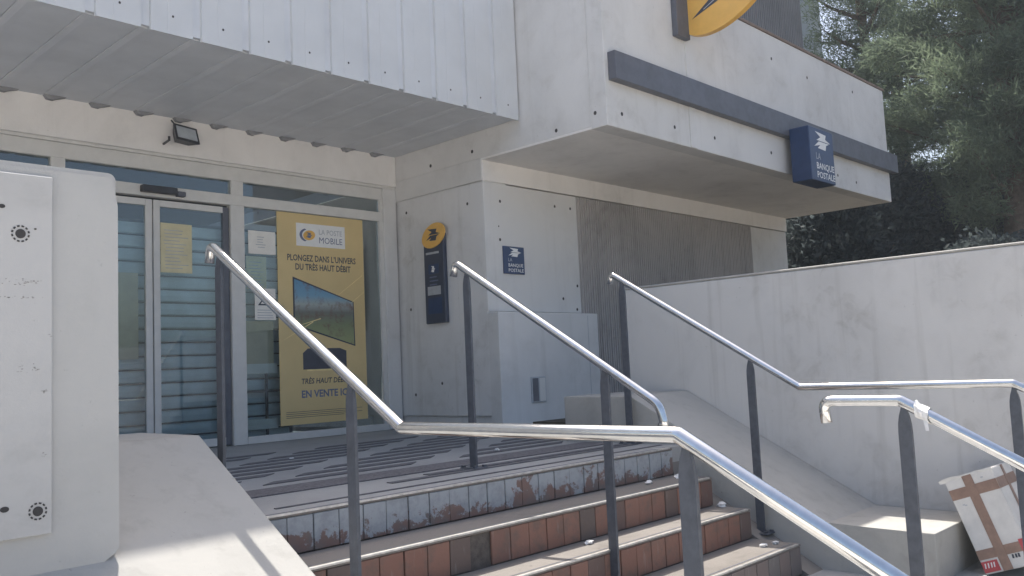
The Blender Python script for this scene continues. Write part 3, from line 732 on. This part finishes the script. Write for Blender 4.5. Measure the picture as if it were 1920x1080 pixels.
# ---------------------------------------------------------------- trees
def foliage(name, centres, mat, parent, blades, blen, bw, droop, seed):
    r = random.Random(seed); verts = []; faces = []; tone = []
    for (c, s, axis, tb) in centres:
        tn = min(1, max(0, r.gauss(.10, .15)+tb))
        for i in range(blades):
            d = Vector((r.gauss(0, 1), r.gauss(0, 1), r.gauss(0, 1))) + axis*1.3
            d.normalize(); L_ = blen*s*r.uniform(.6, 1.2)
            o_ = c + Vector((r.gauss(0, 1), r.gauss(0, 1), r.gauss(0, 1)))*.07*s
            sd = d.cross(Vector((r.gauss(0, 1), r.gauss(0, 1), r.gauss(0, 1)))).normalized()*bw*s*r.uniform(.7, 1.3)
            tip = o_+d*L_+Vector((0, 0, -droop*L_)); mid = o_+d*L_*.5
            k = len(verts); verts += [o_, mid+sd, tip, mid-sd]; faces.append((k, k+1, k+2, k+3)); tone += [tn]*4
    me = bpy.data.meshes.new(name); me.from_pydata(verts, [], faces)
    a = me.attributes.new('tone', 'FLOAT', 'POINT'); a.data.foreach_set('value', tone)
    me.materials.append(mat); o = bpy.data.objects.new(name, me); return link(o, parent)
def pine(x, y, z, h, rad, base, seed, label, blades=34, n_l=70, mat=LEAF):
    r = random.Random(seed); t = thing('pine_tree', label, 'tree', (x, y, z), 'trees behind the building'); O = Vector((0, 0, 0))
    bm = bmesh.new(); b0 = Vector((x, y, z)); lean = Vector((r.uniform(-.3, .3), r.uniform(-.3, .3), 0))
    tr = [b0+Vector((0, 0, h*.94*k/8))+lean*(k/8)**2+Vector((r.gauss(0, .05), r.gauss(0, .05), 0)) for k in range(9)]
    tube(bm, tr, lambda u: .17*(1-u)*h/8+.02, 9); finish('trunk', bm, BARK, t, True)
    cs = []; bm = bmesh.new()
    for k in range(n_l):
        u = (k+.5)/n_l; zz = base+(h-base)*u
        prof = rad*(1-u**1.6)*(.55+.45*min(1, u*6))+.25
        a = k*2.399+r.uniform(-.4, .4); L_ = prof*r.uniform(.55, 1.12)
        p0 = b0+lean*(zz/h)**2+Vector((0, 0, zz-.1)); d = Vector((math.cos(a), math.sin(a), r.uniform(-.12, .35)))
        p1 = p0+d*L_*.55; p2 = p0+d*L_+Vector((0, 0, L_*.10))
        tube(bm, [p0, p1, p2], lambda u: .045*(1-u)+.008, 5, False)
        nc = int(14+L_*24); tb = r.choice((0, 0, .05, .2, .45)); knots = [r.random()**.6 for q_ in range(4)]
        for j in range(nc):
            v_ = r.choice(knots)+r.gauss(0, .07); c = p0.lerp(p2, .18+.85*v_)+Vector((r.gauss(0, .17), r.gauss(0, .17), r.gauss(0, .15)))*(.5+.6*L_/rad)
            cs.append((c, r.uniform(.8, 1.3), (d*.6+Vector((0, 0, .5))), tb))
    finish('limbs', bm, BARK, t)
    foliage('crown', cs, mat, t, blades, .135, .0085, .10, seed+50)
    return t
pine(15.4, -3.0, .05, 9.5, 1.9, 2.5, 11, 'tall dense pine tree at the right edge beyond the wall', 40, 90)
pine(17.0, -.35, .05, 10.5, 1.35, 4.2, 12, 'darker loose pine tree just behind the end of the balcony', 22, 50)
pine(19.5, -2.2, .05, 12, 2.2, 2.6, 13, 'pine tree farther back behind the tall dense pine', 30, 70)
pine(22.5, 1.0, .05, 13.5, 1.3, 5.0, 14, 'tall thin pine tree seen against the sky above the balcony', 18, 44)
# dark shrubs in the shade beneath the trees
def shrub(x, y, z, rx, ry, h, seed, label):
    r = random.Random(seed); t = thing('shrub', label, 'shrub', (x, y, z), 'dark shrubs under the pines'); cs = []
    for i in range(int(420*rx*h)):
        a = r.uniform(0, 6.283); q_ = r.random()**.5; hh = r.random()
        k = 1-(max(0, hh-.5)*1.3)**2
        c = Vector((x+rx*q_*k*math.cos(a), y+ry*q_*k*math.sin(a), z+.05+h*hh))
        cs.append((c, r.uniform(.8, 1.3), Vector((math.cos(a)*.5, math.sin(a)*.5, .4)), -.05))
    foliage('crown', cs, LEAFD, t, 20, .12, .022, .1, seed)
    bm = bmesh.new()
    for i in range(5): tube(bm, [(x+r.gauss(0, .1), y+r.gauss(0, .1), z), (x+r.gauss(0, .4), y+r.gauss(0, .4), z+h*.7)], lambda u: .03*(1-u)+.008, 5)
    finish('stems', bm, BARK, t)
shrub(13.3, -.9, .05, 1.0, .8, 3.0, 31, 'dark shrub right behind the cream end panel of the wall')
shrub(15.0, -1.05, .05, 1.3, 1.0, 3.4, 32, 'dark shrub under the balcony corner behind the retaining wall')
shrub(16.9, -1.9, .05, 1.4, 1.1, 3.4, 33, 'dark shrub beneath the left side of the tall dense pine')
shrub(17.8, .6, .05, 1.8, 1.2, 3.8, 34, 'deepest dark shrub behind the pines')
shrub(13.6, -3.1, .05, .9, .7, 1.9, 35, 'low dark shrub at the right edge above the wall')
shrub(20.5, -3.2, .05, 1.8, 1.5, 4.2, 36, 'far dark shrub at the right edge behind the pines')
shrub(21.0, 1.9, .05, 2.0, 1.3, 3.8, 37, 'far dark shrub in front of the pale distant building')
# spiky plant in a pot on the balcony
sp = thing('spiky_plant', 'spiky potted plant standing behind the balcony parapet', 'plant', (10.6, -2.25, 2.6)); r = random.Random(5)
bm = bmesh.new(); tube(bm, [(10.6, -2.25, 2.582), (10.6, -2.25, 3.55)], lambda u: .16+.06*u, 14); finish('pot', bm, POTM, sp)
bm = bmesh.new()
for i in range(26):
    a = r.uniform(0, 6.283); tl = r.uniform(.05, .7); L_ = r.uniform(.45, .75); d = Vector((math.cos(a)*tl, math.sin(a)*tl, 1)).normalized()
    p = Vector((10.6+.08*math.cos(a), -2.25+.08*math.sin(a), 3.53)); s = d.cross(Vector((math.cos(a), math.sin(a), 0.01))).normalized()*.028
    v_ = [bm.verts.new(p-s*.6), bm.verts.new(p+s*.6), bm.verts.new(p+d*L_*.5+s), bm.verts.new(p+d*L_+Vector((0, 0, -.06*tl))), bm.verts.new(p+d*L_*.5-s)]; bm.faces.new(v_)
finish('leaves', bm, LEAFB, sp)

# far building behind
fb = thing('far_building', 'pale blue grey building seen beyond the balcony beside the pines', 'building', (22, 3.4, 0))
box('wall', 16, 23.1, 3.2, 9, .06, 14, FARW, fb)
for zz in (4.2, 7.2, 10.2):
    for xx in (19.9, 21.6):
        wn = box('window', xx, xx+.8, 3.17, 3.199, zz, zz+1.3, SLATE, fb); box('sill', xx-.06, xx+.86, 3.12, 3.199, zz-.07, zz-.001, WHITE, wn)
box('coping', 15.95, 23.15, 3.15, 9.05, 14.001, 14.15, WHITE, fb)

# ---------------------------------------------------------------- thin haze volume, added to lift the dark tones of the trees
hz = box('haze', -12, 62, -42, 42, ZG-1.3, 14.6, GROUND)
hz.data.materials.clear(); hm = bpy.data.materials.new('haze_veil'); hm.use_nodes = True
hn = hm.node_tree; hn.nodes.clear(); ho = hn.nodes.new('ShaderNodeOutputMaterial'); hv = hn.nodes.new('ShaderNodeVolumePrincipled')
hv.inputs['Color'].default_value = (.80, .90, 1.0, 1); hv.inputs['Density'].default_value = .0022; hv.inputs['Anisotropy'].default_value = .1
hn.links.new(hv.outputs[0], ho.inputs['Volume']); hz.data.materials.append(hm); hz['kind'] = 'stuff'
